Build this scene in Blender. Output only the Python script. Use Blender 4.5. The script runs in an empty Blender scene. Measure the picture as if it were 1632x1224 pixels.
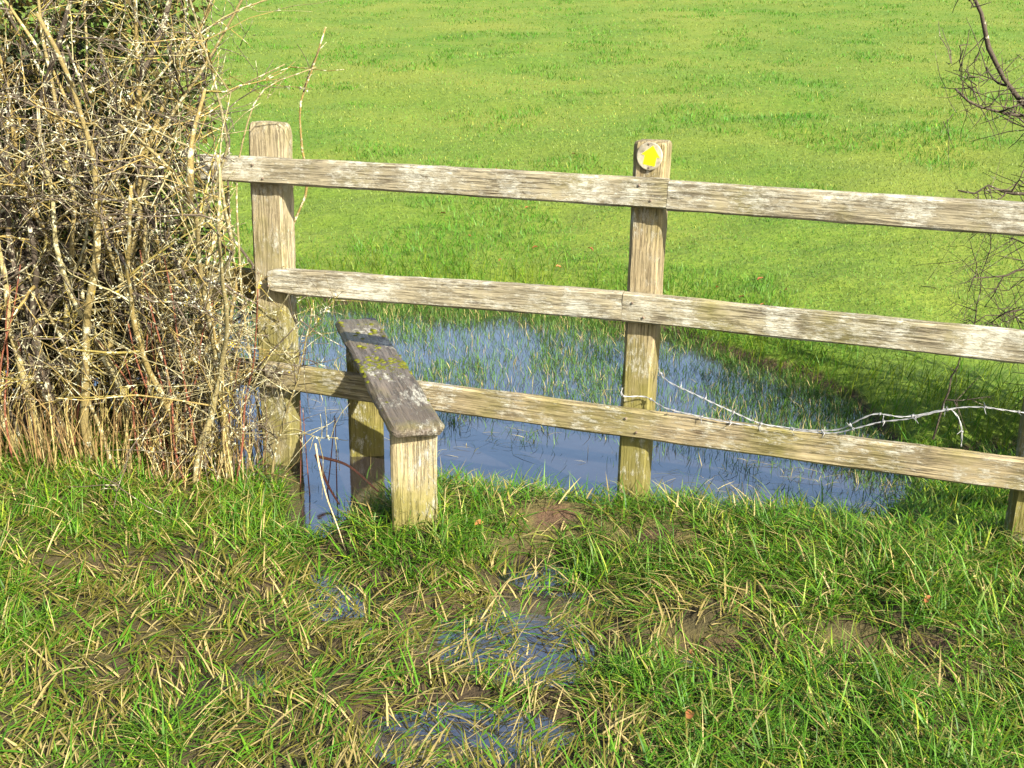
import bpy, math, random
import numpy as np
from mathutils import Vector, Matrix

rng = np.random.default_rng(11)
random.seed(11)
scene = bpy.context.scene
COL = scene.collection

# ------------------------------------------------------------------ camera, sky, sun, exposure
HC = 1.50
PITCH, ROLL = math.radians(18.0), math.radians(1.2)
cam_data = bpy.data.cameras.new('camera')
cam = bpy.data.objects.new('camera', cam_data)
COL.objects.link(cam)
cam_data.sensor_width = 36.0
cam_data.lens = 36.0 * 1650.0 / 1632.0
cam_data.clip_start = 0.05
cam_data.clip_end = 2000.0
F = Vector((0, math.cos(PITCH), -math.sin(PITCH)))
U0 = Vector((0, math.sin(PITCH), math.cos(PITCH)))
R0 = Vector((1, 0, 0))
Rv = R0 * math.cos(ROLL) + U0 * math.sin(ROLL)
Uv = -R0 * math.sin(ROLL) + U0 * math.cos(ROLL)
cam.matrix_world = Matrix(((Rv.x, Uv.x, -F.x, 0), (Rv.y, Uv.y, -F.y, 0), (Rv.z, Uv.z, -F.z, HC), (0, 0, 0, 1)))
scene.camera = cam

SUN_EL = math.radians(36.0)
SUN_H = Vector((0.62, -0.78, 0)).normalized()
SUN_ROT = math.atan2(SUN_H.x, SUN_H.y)
world = bpy.data.worlds.new('World')
scene.world = world
world.use_nodes = True
wn = world.node_tree
bg = wn.nodes['Background']
sky = wn.nodes.new('ShaderNodeTexSky')
sky.sky_type = 'NISHITA'
sky.sun_disc = False
sky.sun_elevation = SUN_EL
sky.sun_rotation = SUN_ROT
sky.air_density = 1.0
sky.dust_density = 2.0
sky.ozone_density = 1.0
wn.links.new(sky.outputs[0], bg.inputs[0])
bg.inputs[1].default_value = 0.105
sun_data = bpy.data.lights.new('sun', 'SUN')
sun_data.energy = 5.0
sun_data.angle = math.radians(0.55)
sun_data.color = (1.0, 0.945, 0.84)
sun = bpy.data.objects.new('sun', sun_data)
COL.objects.link(sun)
to_sun = Vector((SUN_H.x * math.cos(SUN_EL), SUN_H.y * math.cos(SUN_EL), math.sin(SUN_EL)))
sun.rotation_euler = to_sun.to_track_quat('Z', 'Y').to_euler()
sun.location = to_sun * 30
vs = scene.view_settings
vs.view_transform = 'Standard'
vs.look = 'None'
vs.exposure = 1.68
vs.gamma = 1.0
vs.use_curve_mapping = False
scene.cycles.max_bounces = 6
scene.cycles.diffuse_bounces = 3
scene.cycles.caustics_reflective = False
scene.cycles.caustics_refractive = False

# ------------------------------------------------------------------ small helpers
def tag(o, label=None, cat=None, group=None, kind=None):
    if label: o['label'] = label
    if cat: o['category'] = cat
    if group: o['group'] = group
    if kind: o['kind'] = kind
    return o

def empty(name, loc, label, cat, group=None):
    o = bpy.data.objects.new(name, None)
    o.empty_display_size = 0.1
    COL.objects.link(o)
    o.location = loc
    return tag(o, label, cat, group)

def link_mesh(name, me, mat, parent=None):
    o = bpy.data.objects.new(name, me)
    if mat: me.materials.append(mat)
    COL.objects.link(o)
    if parent: o.parent = parent
    return o

def mesh_from(name, verts, faces, smooth=False, colors=None):
    me = bpy.data.meshes.new(name)
    me.from_pydata([tuple(v) for v in verts], [], [tuple(f) for f in faces])
    if smooth: me.polygons.foreach_set('use_smooth', [True] * len(me.polygons))
    if colors is not None: set_col(me, colors)
    me.update()
    return me

def set_col(me, colors):
    at = me.color_attributes.new('Col', 'FLOAT_COLOR', 'POINT')
    c = np.ones((len(me.vertices), 4), np.float32)
    c[:, :3] = colors
    at.data.foreach_set('color', c.ravel())

def mesh_np(name, verts, quads, tris, colors=None, smooth=False):
    """big meshes straight from arrays"""
    me = bpy.data.meshes.new(name)
    nq, nt = len(quads), len(tris)
    me.vertices.add(len(verts))
    me.vertices.foreach_set('co', np.asarray(verts, np.float32).ravel())
    me.loops.add(nq * 4 + nt * 3)
    idx = np.concatenate([np.asarray(quads, np.int32).ravel(), np.asarray(tris, np.int32).ravel()])
    me.loops.foreach_set('vertex_index', idx.astype(np.int32))
    me.polygons.add(nq + nt)
    st = np.concatenate([np.arange(nq) * 4, nq * 4 + np.arange(nt) * 3]).astype(np.int32)
    tot = np.concatenate([np.full(nq, 4), np.full(nt, 3)]).astype(np.int32)
    me.polygons.foreach_set('loop_start', st)
    me.polygons.foreach_set('loop_total', tot)
    if smooth: me.polygons.foreach_set('use_smooth', np.ones(nq + nt, bool))
    me.update(calc_edges=True)
    if colors is not None: set_col(me, colors)
    return me

# value noise
_perm = np.random.default_rng(5).random((256, 256))
def vnoise(x, y):
    xi = np.floor(x).astype(int); yi = np.floor(y).astype(int)
    fx = x - xi; fy = y - yi
    fx = fx * fx * (3 - 2 * fx); fy = fy * fy * (3 - 2 * fy)
    a = _perm[xi & 255, yi & 255]; b = _perm[(xi + 1) & 255, yi & 255]
    c = _perm[xi & 255, (yi + 1) & 255]; d = _perm[(xi + 1) & 255, (yi + 1) & 255]
    return (a * (1 - fx) + b * fx) * (1 - fy) + (c * (1 - fx) + d * fx) * fy * 1.0
def fbm(x, y, o=3):
    t = 0; a = 1; s = 0
    for k in range(o):
        t = t + a * vnoise(x * 2 ** k + 17.3 * k, y * 2 ** k + 9.1 * k); s += a; a *= .5
    return t / s
def sstep(a, b, x):
    t = np.clip((x - a) / (b - a), 0, 1)
    return t * t * (3 - 2 * t)

# fence frame: s along the fence, n away from the camera
YAW = math.radians(19.0)
C0 = np.array([0.43, 3.35]); DV = np.array([math.cos(YAW), -math.sin(YAW)]); NV = np.array([math.sin(YAW), math.cos(YAW)])
def to_sn(x, y):
    return (x - C0[0]) * DV[0] + (y - C0[1]) * DV[1], (x - C0[0]) * NV[0] + (y - C0[1]) * NV[1]
def fw(s, n, z):
    p = C0 + s * DV + n * NV
    return Vector((p[0], p[1], z))

# ------------------------------------------------------------------ materials
def new_mat(name):
    m = bpy.data.materials.new(name)
    m.use_nodes = True
    nt = m.node_tree
    return m, nt, nt.nodes['Principled BSDF'], nt.nodes['Material Output']

def N(nt, typ, **kw):
    n = nt.nodes.new(typ)
    for k, v in kw.items(): setattr(n, k, v)
    return n

def noise(nt, vec, scale, detail=4, rough=.55, dist=0):
    n = N(nt, 'ShaderNodeTexNoise')
    n.inputs['Scale'].default_value = scale; n.inputs['Detail'].default_value = detail
    n.inputs['Roughness'].default_value = rough; n.inputs['Distortion'].default_value = dist
    if vec is not None: nt.links.new(vec, n.inputs['Vector'])
    return n.outputs['Fac']

def ramp(nt, fac, stops):
    r = N(nt, 'ShaderNodeValToRGB')
    e = r.color_ramp.elements
    while len(e) < len(stops): e.new(.5)
    for i, (p, c) in enumerate(stops):
        e[i].position = p
        e[i].color = (c, c, c, 1) if isinstance(c, (int, float)) else (*c, 1)
    nt.links.new(fac, r.inputs[0])
    return r.outputs[0]

def mix(nt, fac, a, b):
    m = N(nt, 'ShaderNodeMix', data_type='RGBA')
    for sock, v in ((m.inputs[0], fac), (m.inputs[6], a), (m.inputs[7], b)):
        if isinstance(v, tuple): sock.default_value = (*v, 1)
        elif isinstance(v, (int, float)): sock.default_value = v
        else: nt.links.new(v, sock)
    return m.outputs[2]

def math_n(nt, op, a, b=0.5):
    m = N(nt, 'ShaderNodeMath', operation=op)
    for i, v in enumerate((a, b)):
        if isinstance(v, (int, float)): m.inputs[i].default_value = v
        else: nt.links.new(v, m.inputs[i])
    return m.outputs[0]

def bump(nt, bs, height, strength, dist):
    b = N(nt, 'ShaderNodeBump')
    b.inputs['Strength'].default_value = strength; b.inputs['Distance'].default_value = dist
    nt.links.new(height, b.inputs['Height'])
    nt.links.new(b.outputs[0], bs.inputs['Normal'])

def obj_vec(nt, scale=(1, 1, 1)):
    tc = N(nt, 'ShaderNodeTexCoord'); oi = N(nt, 'ShaderNodeObjectInfo')
    mul = N(nt, 'ShaderNodeVectorMath', operation='SCALE'); mul.inputs[0].default_value = (7.3, 3.1, 5.7)
    nt.links.new(oi.outputs['Random'], mul.inputs['Scale'])
    add = N(nt, 'ShaderNodeVectorMath', operation='ADD')
    nt.links.new(tc.outputs['Object'], add.inputs[0]); nt.links.new(mul.outputs[0], add.inputs[1])
    mp = N(nt, 'ShaderNodeMapping'); mp.inputs['Scale'].default_value = scale
    nt.links.new(add.outputs[0], mp.inputs['Vector'])
    return add.outputs[0], mp.outputs[0]

def wood_mat(name, base1, base2, lichen=.5, algae=.4, wet=0.0, algae_col=(.135, .122, .018), crack=.8, cs=110, low=0.0):
    """weathered timber; the length of a piece is its local X (for a post: up from its buried end)"""
    m, nt, bs, out = new_mat(name)
    v, vs_ = obj_vec(nt, (1.3, 26, 26))
    grain = noise(nt, vs_, 4.0, 5, .6, .25)
    fine = noise(nt, obj_vec(nt, (4, cs, cs))[1], 1.6, 5, .68, .2)
    blot = noise(nt, v, 6.0, 6, .7)
    g = ramp(nt, grain, [(.30, base2), (.66, base1)])
    g = mix(nt, ramp(nt, blot, [(.36, .8), (.60, 0)]), g, tuple(c * .50 for c in base1))
    where = noise(nt, v, 4.0, 3)
    cracks = math_n(nt, 'MULTIPLY', ramp(nt, fine, [(.38, 1), (.50, 0)]), ramp(nt, where, [(.35, .35), (.60, 1)]))
    g = mix(nt, math_n(nt, 'MULTIPLY', cracks, crack), g, (.060, .043, .024))
    kn = N(nt, 'ShaderNodeTexVoronoi'); kn.inputs['Scale'].default_value = 1.0
    nt.links.new(obj_vec(nt, (4.0, 11, 11))[1], kn.inputs['Vector'])
    knot = ramp(nt, kn.outputs['Distance'], [(.05, 1), (.14, 0)])
    g = mix(nt, math_n(nt, 'MULTIPLY', knot, .8), g, (.075, .05, .025))
    an = noise(nt, v, 3.1, 5, .65)
    if low:
        sx = N(nt, 'ShaderNodeSeparateXYZ'); tc = N(nt, 'ShaderNodeTexCoord')
        nt.links.new(tc.outputs['Object'], sx.inputs[0])
        an = math_n(nt, 'ADD', an, ramp(nt, sx.outputs[0], [(min(.98, low), .30), (min(1.0, low + .35), 0)]))
    am = ramp(nt, an, [(.60 - .25 * algae, 0), (.80 - .2 * algae, 1)])
    g = mix(nt, math_n(nt, 'MULTIPLY', am, .75), g, algae_col)
    lm = noise(nt, obj_vec(nt, (24, 60, 60))[1], 1.0, 8, .85)
    lz = noise(nt, v, 7.0, 3)
    lm = ramp(nt, math_n(nt, 'ADD', lm, math_n(nt, 'MULTIPLY', math_n(nt, 'SUBTRACT', lz, .5), .6)), [(.60 - .14 * lichen, 0), (.72 - .12 * lichen, 1)])
    g = mix(nt, math_n(nt, 'MULTIPLY', lm, .75), g, (.51, .49, .39))
    nt.links.new(g, bs.inputs['Base Color'])
    bs.inputs['Roughness'].default_value = .85 - .5 * wet
    bs.inputs['Specular IOR Level'].default_value = .2 + .4 * wet
    h = math_n(nt, 'ADD', math_n(nt, 'MULTIPLY', grain, .4), math_n(nt, 'SUBTRACT', math_n(nt, 'MULTIPLY', lm, .25), math_n(nt, 'MULTIPLY', cracks, .8)))
    bump(nt, bs, h, .9, .007)
    return m

M_RAIL = wood_mat('weathered_rail_wood', (.37, .32, .205), (.19, .16, .095), .85, .30)
M_RAILLOW = wood_mat('algae_tinged_rail_wood', (.36, .29, .165), (.19, .145, .075), .50, .62)
M_POST = wood_mat('weathered_post_wood', (.36, .29, .16), (.17, .125, .062), .42, .42, cs=95, low=.85)
M_POSTL = wood_mat('pale_post_wood', (.43, .36, .22), (.26, .205, .11), .45, .40, crack=.55, low=.95)
M_STEP = wood_mat('step_post_wood', (.40, .335, .19), (.22, .17, .085), .45, .50, crack=.55, low=.45)
M_MOSSY = wood_mat('algae_covered_wood', (.24, .19, .08), (.11, .085, .035), .25, .95)
M_TREAD = wood_mat('dark_damp_tread_wood', (.135, .105, .07), (.055, .042, .03), .36, .40, .70, cs=60)

def grass_mat(name, trans=.26, rough=.5):
    m, nt, bs, out = new_mat(name)
    at = N(nt, 'ShaderNodeAttribute', attribute_name='Col')
    nt.links.new(at.outputs['Color'], bs.inputs['Base Color'])
    bs.inputs['Roughness'].default_value = rough
    bs.inputs['Specular IOR Level'].default_value = .22
    tr = N(nt, 'ShaderNodeBsdfTranslucent')
    nt.links.new(at.outputs['Color'], tr.inputs['Color'])
    mx = N(nt, 'ShaderNodeMixShader'); mx.inputs[0].default_value = trans
    nt.links.new(bs.outputs[0], mx.inputs[1]); nt.links.new(tr.outputs[0], mx.inputs[2])
    nt.links.new(mx.outputs[0], out.inputs['Surface'])
    return m
M_GRASS = grass_mat('grass_blade')
M_LEAF = grass_mat('dead_leaf', .2, .6)

def ground_mat():
    m, nt, bs, out = new_mat('ground_soil_and_turf')
    tc = N(nt, 'ShaderNodeTexCoord'); v = tc.outputs['Object']
    at = N(nt, 'ShaderNodeAttribute', attribute_name='Col')
    n1 = noise(nt, v, 2.2, 5, .65); n2 = noise(nt, v, 45, 4, .7); n3 = noise(nt, v, .35, 3)
    n4 = noise(nt, v, 12, 4, .7)
    turf = mix(nt, ramp(nt, n1, [(.3, 0), (.7, 1)]), (.078, .145, .009), (.125, .18, .018))
    turf = mix(nt, ramp(nt, n4, [(.42, .65), (.62, 0)]), turf, (.05, .10, .006))
    turf = mix(nt, ramp(nt, n3, [(.35, .0), (.7, .5)]), turf, (.205, .20, .03))
    turf = mix(nt, math_n(nt, 'MULTIPLY', ramp(nt, n2, [(.35, 1), (.55, 0)]), .5), turf, (.04, .08, .006))
    soil = mix(nt, ramp(nt, n2, [(.3, 0), (.7, 1)]), (.045, .026, .013), (.115, .064, .034))
    soil = mix(nt, ramp(nt, n4, [(.35, .6), (.6, 0)]), soil, (.05, .034, .02))
    sep = N(nt, 'ShaderNodeSeparateColor'); nt.links.new(at.outputs['Color'], sep.inputs[0])
    g = mix(nt, sep.outputs[0], turf, soil)
    g = mix(nt, math_n(nt, 'MULTIPLY', sep.outputs[1], .9), g, (.024, .017, .010))
    nt.links.new(g, bs.inputs['Base Color'])
    bs.inputs['Roughness'].default_value = .9
    bs.inputs['Specular IOR Level'].default_value = .2
    bump(nt, bs, math_n(nt, 'ADD', n2, math_n(nt, 'MULTIPLY', n4, 2.0)), .8, .02)
    return m
M_GROUND = ground_mat()

def water_mat():
    m, nt, bs, out = new_mat('still_pond_water')
    tc = N(nt, 'ShaderNodeTexCoord')
    bs.inputs['Base Color'].default_value = (.020, .016, .015, 1)
    bs.inputs['Roughness'].default_value = .07
    bs.inputs['IOR'].default_value = 2.15
    bs.inputs['Specular IOR Level'].default_value = 1.0
    bump(nt, bs, noise(nt, tc.outputs['Object'], 9, 3, .5), .06, .02)
    return m
M_WATER = water_mat()

def bark_mat(name, lichen=.5, yellow=.3):
    m, nt, bs, out = new_mat(name)
    tc = N(nt, 'ShaderNodeTexCoord'); v = tc.outputs['Object']
    at = N(nt, 'ShaderNodeAttribute', attribute_name='Col')
    g = at.outputs['Color']
    fine = noise(nt, v, 160, 3, .6)
    g = mix(nt, math_n(nt, 'MULTIPLY', ramp(nt, fine, [(.35, 1), (.55, 0)]), .5), g, (.06, .045, .03))
    l1 = noise(nt, v, 32, 4, .7)
    g = mix(nt, ramp(nt, l1, [(.64 - .2 * lichen, 0), (.70 - .2 * lichen, .9)]), g, (.46, .44, .29))
    l2 = noise(nt, v, 14, 5, .7)
    g = mix(nt, ramp(nt, l2, [(.70 - .16 * yellow, 0), (.76 - .16 * yellow, .9)]), g, (.36, .26, .03))
    nt.links.new(g, bs.inputs['Base Color'])
    bs.inputs['Roughness'].default_value = .85
    bs.inputs['Specular IOR Level'].default_value = .2
    bump(nt, bs, math_n(nt, 'ADD', fine, l1), .6, .004)
    return m
M_BARK = bark_mat('lichened_hawthorn_bark', .45, .35)
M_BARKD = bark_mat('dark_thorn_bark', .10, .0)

def plain(name, col, rough=.6, metal=0.0, var=.25, scale=30):
    m, nt, bs, out = new_mat(name)
    tc = N(nt, 'ShaderNodeTexCoord')
    n = noise(nt, tc.outputs['Object'], scale, 4, .6)
    nt.links.new(mix(nt, ramp(nt, n, [(.3, 0), (.7, 1)]), tuple(c * (1 - var) for c in col), tuple(min(1, c * (1 + var)) for c in col)), bs.inputs['Base Color'])
    bs.inputs['Roughness'].default_value = rough; bs.inputs['Metallic'].default_value = metal
    return m
M_WIRE = plain('galvanised_wire', (.30, .295, .28), .5, .4, .3, 60)
M_DISC = plain('grimy_white_plastic', (.27, .235, .16), .55, 0, .55, 35)
M_ARROW = plain('yellow_plastic', (.85, .70, .0), .4, 0, .05, 20)
M_NAIL = plain('rusty_nail', (.18, .13, .09), .5, .5)

# ------------------------------------------------------------------ ground
WL = -0.12
S_F = np.array([-5.2, -4.0, -2.4, -1.6, -1.36, -1.24, -1.05, -.93, -.80, -.5, -.1, .4, .84, .98, 1.3, 9.])
N_F = np.array([1.6, .35, .15, -.02, -.10, -.26, -.46, -.42, .02, .05, .14, .24, .36, .75, 1.3, 1.3])
S_B = np.array([-5.2, -4.0, -2.8, -2.17, -1.1, -.24, .33, .67, .88, .98, 1.3, 9.])
N_B = np.array([1.6, 2.2, 2.50, 2.72, 2.92, 2.57, 2.2, 1.8, 1.35, 1.05, 1.3, 1.3])
PUD = [(.10, 3.02, .16, .12), (.08, 2.78, .20, .12), (.04, 2.52, .22, .15), (-.13, 2.16, .28, .14), (-.52, 2.80, .20, .12),
       (-.62, 2.98, .14, .12), (-.75, 2.35, .22, .10), (.20, 2.80, .18, .10), (.55, 2.50, .14, .06), (.98, 2.50, .12, .06), (-1.2, 2.85, .25, .10), (-.2, 2.62, .25, .1)]
MUD = [(.17, 3.24, .17, .10), (.50, 3.10, .11, .08), (.60, 2.52, .13, .07), (.96, 2.54, .13, .07), (1.16, 2.48, .13, .07), (-1.0, 5.0, .28, .28),
       (.12, 3.0, .2, .13), (.08, 2.6, .2, .2), (-.13, 2.12, .25, .12)]
def blobs(x, y, L):
    t = np.zeros_like(x)
    for bx, by, rx, ry in L: t = np.maximum(t, np.exp(-(((x - bx) / rx) ** 2 + ((y - by) / ry) ** 2)))
    return t
def terrain(x, y):
    s, n = to_sn(x, y)
    wob = (fbm(x * 3.1 + 40, y * 3.1 + 7, 3) - .5) * .35
    nf = np.interp(s, S_F, N_F) + wob * .5
    nb = np.interp(s, S_B, N_B) + wob * 1.2
    q = np.minimum(n - nf, nb - n)
    h1 = fbm(x * 5 + 3, y * 5 + 80, 3) - .5
    front = -.075 + h1 * .07
    front += .075 * np.exp(-((n + .05) / .30) ** 2) * sstep(-.95, -.65, s)
    front += .06 * np.exp(-(((x + .33) / .28) ** 2 + ((y - 3.12) / .22) ** 2))
    front += .05 * sstep(-1.3, -2.1, s) + .05 * sstep(2.0, 1.2, y) + .035 * sstep(.35, .9, x) * sstep(3.2, 2.6, y)
    front = front - .115 * blobs(x, y, PUD)
    d = np.maximum(0, n - nb)
    dn = np.maximum(0, n - 2.2); dn = dn * dn / (dn + 1.0)
    back = WL + .05 + .06 * sstep(0, .5, d) + .088 * dn + .0006 * np.minimum(dn, 60) ** 2 + (fbm(x * .9, y * .9 + 30, 3) - .5) * .14 * sstep(0, 2, d) + (fbm(x * 3.1 + 8, y * 3.1, 2) - .5) * .05 * sstep(.2, 1, d) * sstep(13, 8, y) * sstep(5.5, 3.5, np.abs(x))
    w = sstep(-.3, .3, n - (nf + nb) / 2)
    land = front * (1 - w) + back * w
    k = np.clip(-q / .22, 0, 1)
    z = np.where(q > 0, WL - np.clip(q * .45, 0, .16), WL + (land - WL) * k)
    mudisle = .10 * np.exp(-(((x + 1.02) / .26) ** 2 + ((y - 5.05) / .3) ** 2))
    z = z + mudisle * (q > -.1)
    return z, q, s, n

def axis(a, b, step, far_lo, far_hi, g=1.055):
    core = list(np.arange(a, b, step))
    hi = []; v = core[-1]; st = step
    while v < far_hi: st *= g; v += st; hi.append(v)
    lo = []; v = core[0]; st = step
    while v > far_lo: st *= g; v -= st; lo.append(v)
    return np.array(lo[::-1] + core + hi)
xs = axis(-3.2, 3.0, .03, -160, 160)
ys = axis(1.2, 8.0, .03, -40, 220)
X, Y = np.meshgrid(xs, ys)
Z, Q, S_, N_ = terrain(X, Y)
ny, nx = X.shape
ii = np.arange(nx * ny).reshape(ny, nx)
quads = np.stack([ii[:-1, :-1], ii[:-1, 1:], ii[1:, 1:], ii[1:, :-1]], -1).reshape(-1, 4)
colr = np.zeros((nx * ny, 3), np.float32)
mudm = np.clip(blobs(X, Y, MUD) * 1.6 - .3 + (fbm(X * 9, Y * 9) - .5) * .8, 0, 1)
near = sstep(4.4, 3.2, N_ + 3.3) * .75
colr[:, 0] = np.clip(np.maximum(np.maximum(mudm, near), (Z < WL + .03) * .9), 0, 1).ravel()
wet = sstep(.0, -.5, N_) * sstep(6, 3, np.hypot(X, Y - 2.5)) * (.45 + .5 * fbm(X * 4, Y * 4)) * (1 - .7 * np.clip(blobs(X, Y, MUD[:5]), 0, 1))
colr[:, 1] = np.clip(np.maximum(sstep(WL + .05, WL - .01, Z), wet), 0, 1).ravel()
me = mesh_np('ground', np.stack([X, Y, Z], -1).reshape(-1, 3), quads, np.zeros((0, 3), int), colr, True)
tag(link_mesh('ground', me, M_GROUND), 'grassy wet ground rising behind into a green pasture', 'ground', kind='structure')

me = mesh_from('water', [(-5.5, .4, WL), (4.5, .4, WL), (4.5, 8.5, WL), (-5.5, 8.5, WL)], [(0, 1, 2, 3)])
tag(link_mesh('water', me, M_WATER), 'still shallow pond water reflecting blue sky along the fence', 'water', kind='structure')

# ------------------------------------------------------------------ grass
def blades(name, P, head, L, Wd, lean, curl, col, nseg=3, tipcol=None, label=None, cat='grass', floor=None, twist=None):
    n = len(P)
    hx, hy = np.cos(head), np.sin(head)
    tw = head + np.pi / 2 + (rng.uniform(-.7, .7, n) if twist is None else twist)
    wx, wy = np.cos(tw), np.sin(tw)
    taper = np.array([.75, 1.0, .7, .3])[:nseg] if nseg > 2 else np.array([.9, .8])
    vper = 2 * nseg + 1
    V = np.zeros((n, vper, 3), np.float32)
    p = P.copy()
    base_z = (P[:, 2] if floor is None else floor)
    for k in range(nseg + 1):
        if k < nseg:
            hw = Wd * .5 * taper[k]
            V[:, 2 * k, 0] = p[:, 0] - wx * hw; V[:, 2 * k, 1] = p[:, 1] - wy * hw; V[:, 2 * k, 2] = p[:, 2]
            V[:, 2 * k + 1, 0] = p[:, 0] + wx * hw; V[:, 2 * k + 1, 1] = p[:, 1] + wy * hw; V[:, 2 * k + 1, 2] = p[:, 2]
            t = lean + curl * (k + .5) / nseg
            st = L / nseg
            p = p + np.stack([np.sin(t) * hx * st, np.sin(t) * hy * st, np.cos(t) * st], -1)
            p[:, 2] = np.maximum(p[:, 2], base_z + .004 + .006 * rng.random(n))
        else:
            V[:, 2 * nseg] = p
    off = (np.arange(n) * vper)[:, None]
    qd = np.concatenate([off + np.array([2 * k, 2 * k + 1, 2 * k + 3, 2 * k + 2]) for k in range(nseg - 1)], 0)
    tr = off + np.array([2 * nseg - 2, 2 * nseg - 1, 2 * nseg])
    cc = np.repeat(col[:, None, :], vper, 1)
    if tipcol is not None:
        wgt = np.repeat((np.arange(nseg + 1) / nseg) ** 2, 2)[:vper]
        cc = cc * (1 - wgt[None, :, None]) + tipcol[:, None, :] * wgt[None, :, None]
    me = mesh_np(name, V.reshape(-1, 3), qd, tr, cc.reshape(-1, 3))
    o = link_mesh(name, me, M_GRASS)
    return tag(o, label, cat, kind='stuff')

def pal(n, a, b, jit=.25):
    t = rng.random((n, 1))
    c = np.array(a) * (1 - t) + np.array(b) * t
    return np.clip(c * (1 + rng.uniform(-jit, jit, (n, 1))), .004, .9)

def mixc(a, b, w): return a * (1 - w[:, None]) + b * w[:, None]

GREEN = ((.036, .120, .006), (.095, .205, .010))
OLIVE = ((.080, .080, .011), (.175, .155, .027))
STRAW = ((.28, .215, .07), (.46, .37, .15))
YGREEN = ((.150, .23, .010), (.25, .29, .025))

# near bank and foreground
def front_points(n, x0=-2.5, x1=2.5, y0=1.35, y1=4.3):
    x = rng.uniform(x0, x1, n); y = rng.uniform(y0, y1, n)
    z, q, s, nn = terrain(x, y)
    return x, y, z, q, s, nn
def lush_mask(x, y, s, n):
    # 1 = upright green, 0 = flattened and straw coloured
    w = fbm(x * 2.6 + 11, y * 2.6 + 5, 3)
    m = sstep(.40, .62, w + .22 * sstep(.2, .9, x) + .30 * np.exp(-((n + .15) / .25) ** 2) * sstep(-.9, -.4, s) + .12 * sstep(-1.1, -1.6, x) - .46 * blobs(x, y, [(-1.0, 2.80, .95, .38), (-.95, 2.35, .45, .28), (.0, 2.65, .38, .42), (-.35, 2.25, .55, .34), (.45, 2.55, .32, .28), (.2, 2.1, .3, .2)]) + .10 + .35 * blobs(x, y, [(-.33, 2.98, .26, .16), (-.48, 3.36, .2, .22)]))
    return m
# upright blades grow in tufts
nt_ = 15000
tx, ty, tz, tq, ts, tn = front_points(nt_)

keep = (tq < -.015) & (tn < 1.2) & (tz > WL - .012)
lm = lush_mask(tx, ty, ts, tn)
mud = blobs(tx, ty, MUD[:5])
keep &= (rng.random(nt_) < .07 + .85 * lm + .8 * blobs(tx, ty, [(-.47, 3.36, .18, .24), (-.33, 2.98, .26, .16), (-.15, 3.2, .25, .15), (-.95, 3.50, .22, .16), (-.75, 3.25, .2, .12)])) & (rng.random(nt_) > mud * 1.1)
tx, ty, lm = tx[keep], ty[keep], lm[keep]
per = rng.integers(7, 15, len(tx))
ti = np.repeat(np.arange(len(tx)), per)
n = len(ti)
bx = tx[ti] + rng.normal(0, .016, n); by = ty[ti] + rng.normal(0, .016, n)
bz, bq, bs_, bn = terrain(bx, by)
l = lm[ti]
thead = rng.uniform(0, 2 * np.pi, len(tx)); tl = rng.uniform(.7, 1.25, len(tx)); tcol = rng.random(len(tx))
head = np.where(rng.random(n) < .55, thead[ti] + rng.normal(0, .6, n), rng.uniform(0, 2 * np.pi, n))
L = (.042 + .066 * l) * tl[ti] * rng.uniform(.6, 1.35, n)
col = mixc(pal(n, *OLIVE, .35) * .8, pal(n, *GREEN, .35) * .85, np.clip(.2 + l * 1.0 + .15 * (tcol[ti] - .5), 0, 1))
yl = rng.random(n) < (.07 + .16 * (tcol[ti] > .78)); col[yl] = pal(yl.sum(), *YGREEN)
stw = rng.random(n) < (.03 + .05 * (1 - l)); col[stw] = pal(stw.sum(), *STRAW)
tip = mixc(col, pal(n, *STRAW), (rng.random(n) < .2) * .6)
blades('bank_grass', np.stack([bx, by, np.maximum(bz, WL - .03) - .004], -1), head, L, .0020 + .0038 * rng.random(n) ** 2.0, rng.uniform(.2, 1.25, n), rng.uniform(.3, 1.7, n),
       col, 3, tip, 'tufted green grass on the near bank and foreground', floor=bz)
# flattened, washed-down blades over the wet ground
n = 60000
x, y, z, q, s, nn = front_points(n)
lm = lush_mask(x, y, s, nn)
keep = (q < .0) & (nn < .1) & (rng.random(n) < .95 - .65 * lm) & (rng.random(n) > .82 * 0.85 * blobs(x, y, [(.12, 3.0, .18, .10), (.10, 2.78, .15, .08), (.07, 2.55, .17, .11), (-.12, 2.14, .24, .10), (-.42, 2.82, .12, .07)] + MUD[:5]))
x, y, z, lm = x[keep], y[keep], z[keep], lm[keep]
n = len(x)
cx_, cy_ = np.floor(x / .07 + .8 * fbm(x * 9, y * 9, 2)), np.floor(y / .07 + .8 * fbm(y * 9, x * 9 + 4, 2))
cell = np.modf(np.sin(cx_ * 12.9898 + cy_ * 78.233) * 43758.5453)[0]
flow = cell * 2.6 + np.where(np.modf(cell * 37.7)[0] > 0, 0.0, math.pi) + 2.5 * (fbm(x * 1.3 + 3, y * 1.3, 2) - .5)
zf = np.maximum(z, WL)
col = mixc(pal(n, *STRAW) * .80, pal(n, *OLIVE) * .85, (rng.random(n) < .62) * 1.0)
g = rng.random(n) < .30; col[g] = pal(g.sum(), *GREEN)
blades('flattened_grass', np.stack([x, y, zf + rng.uniform(0, .03, n)], -1), flow + rng.normal(0, .40, n), rng.uniform(.04, .15, n), .0022 + .0045 * rng.random(n) ** 2,
       rng.uniform(.85, 1.5, n), rng.uniform(.2, .9, n), col, 3, None, 'straw-coloured flattened grass lying in the flooded foreground', floor=zf)
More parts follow.
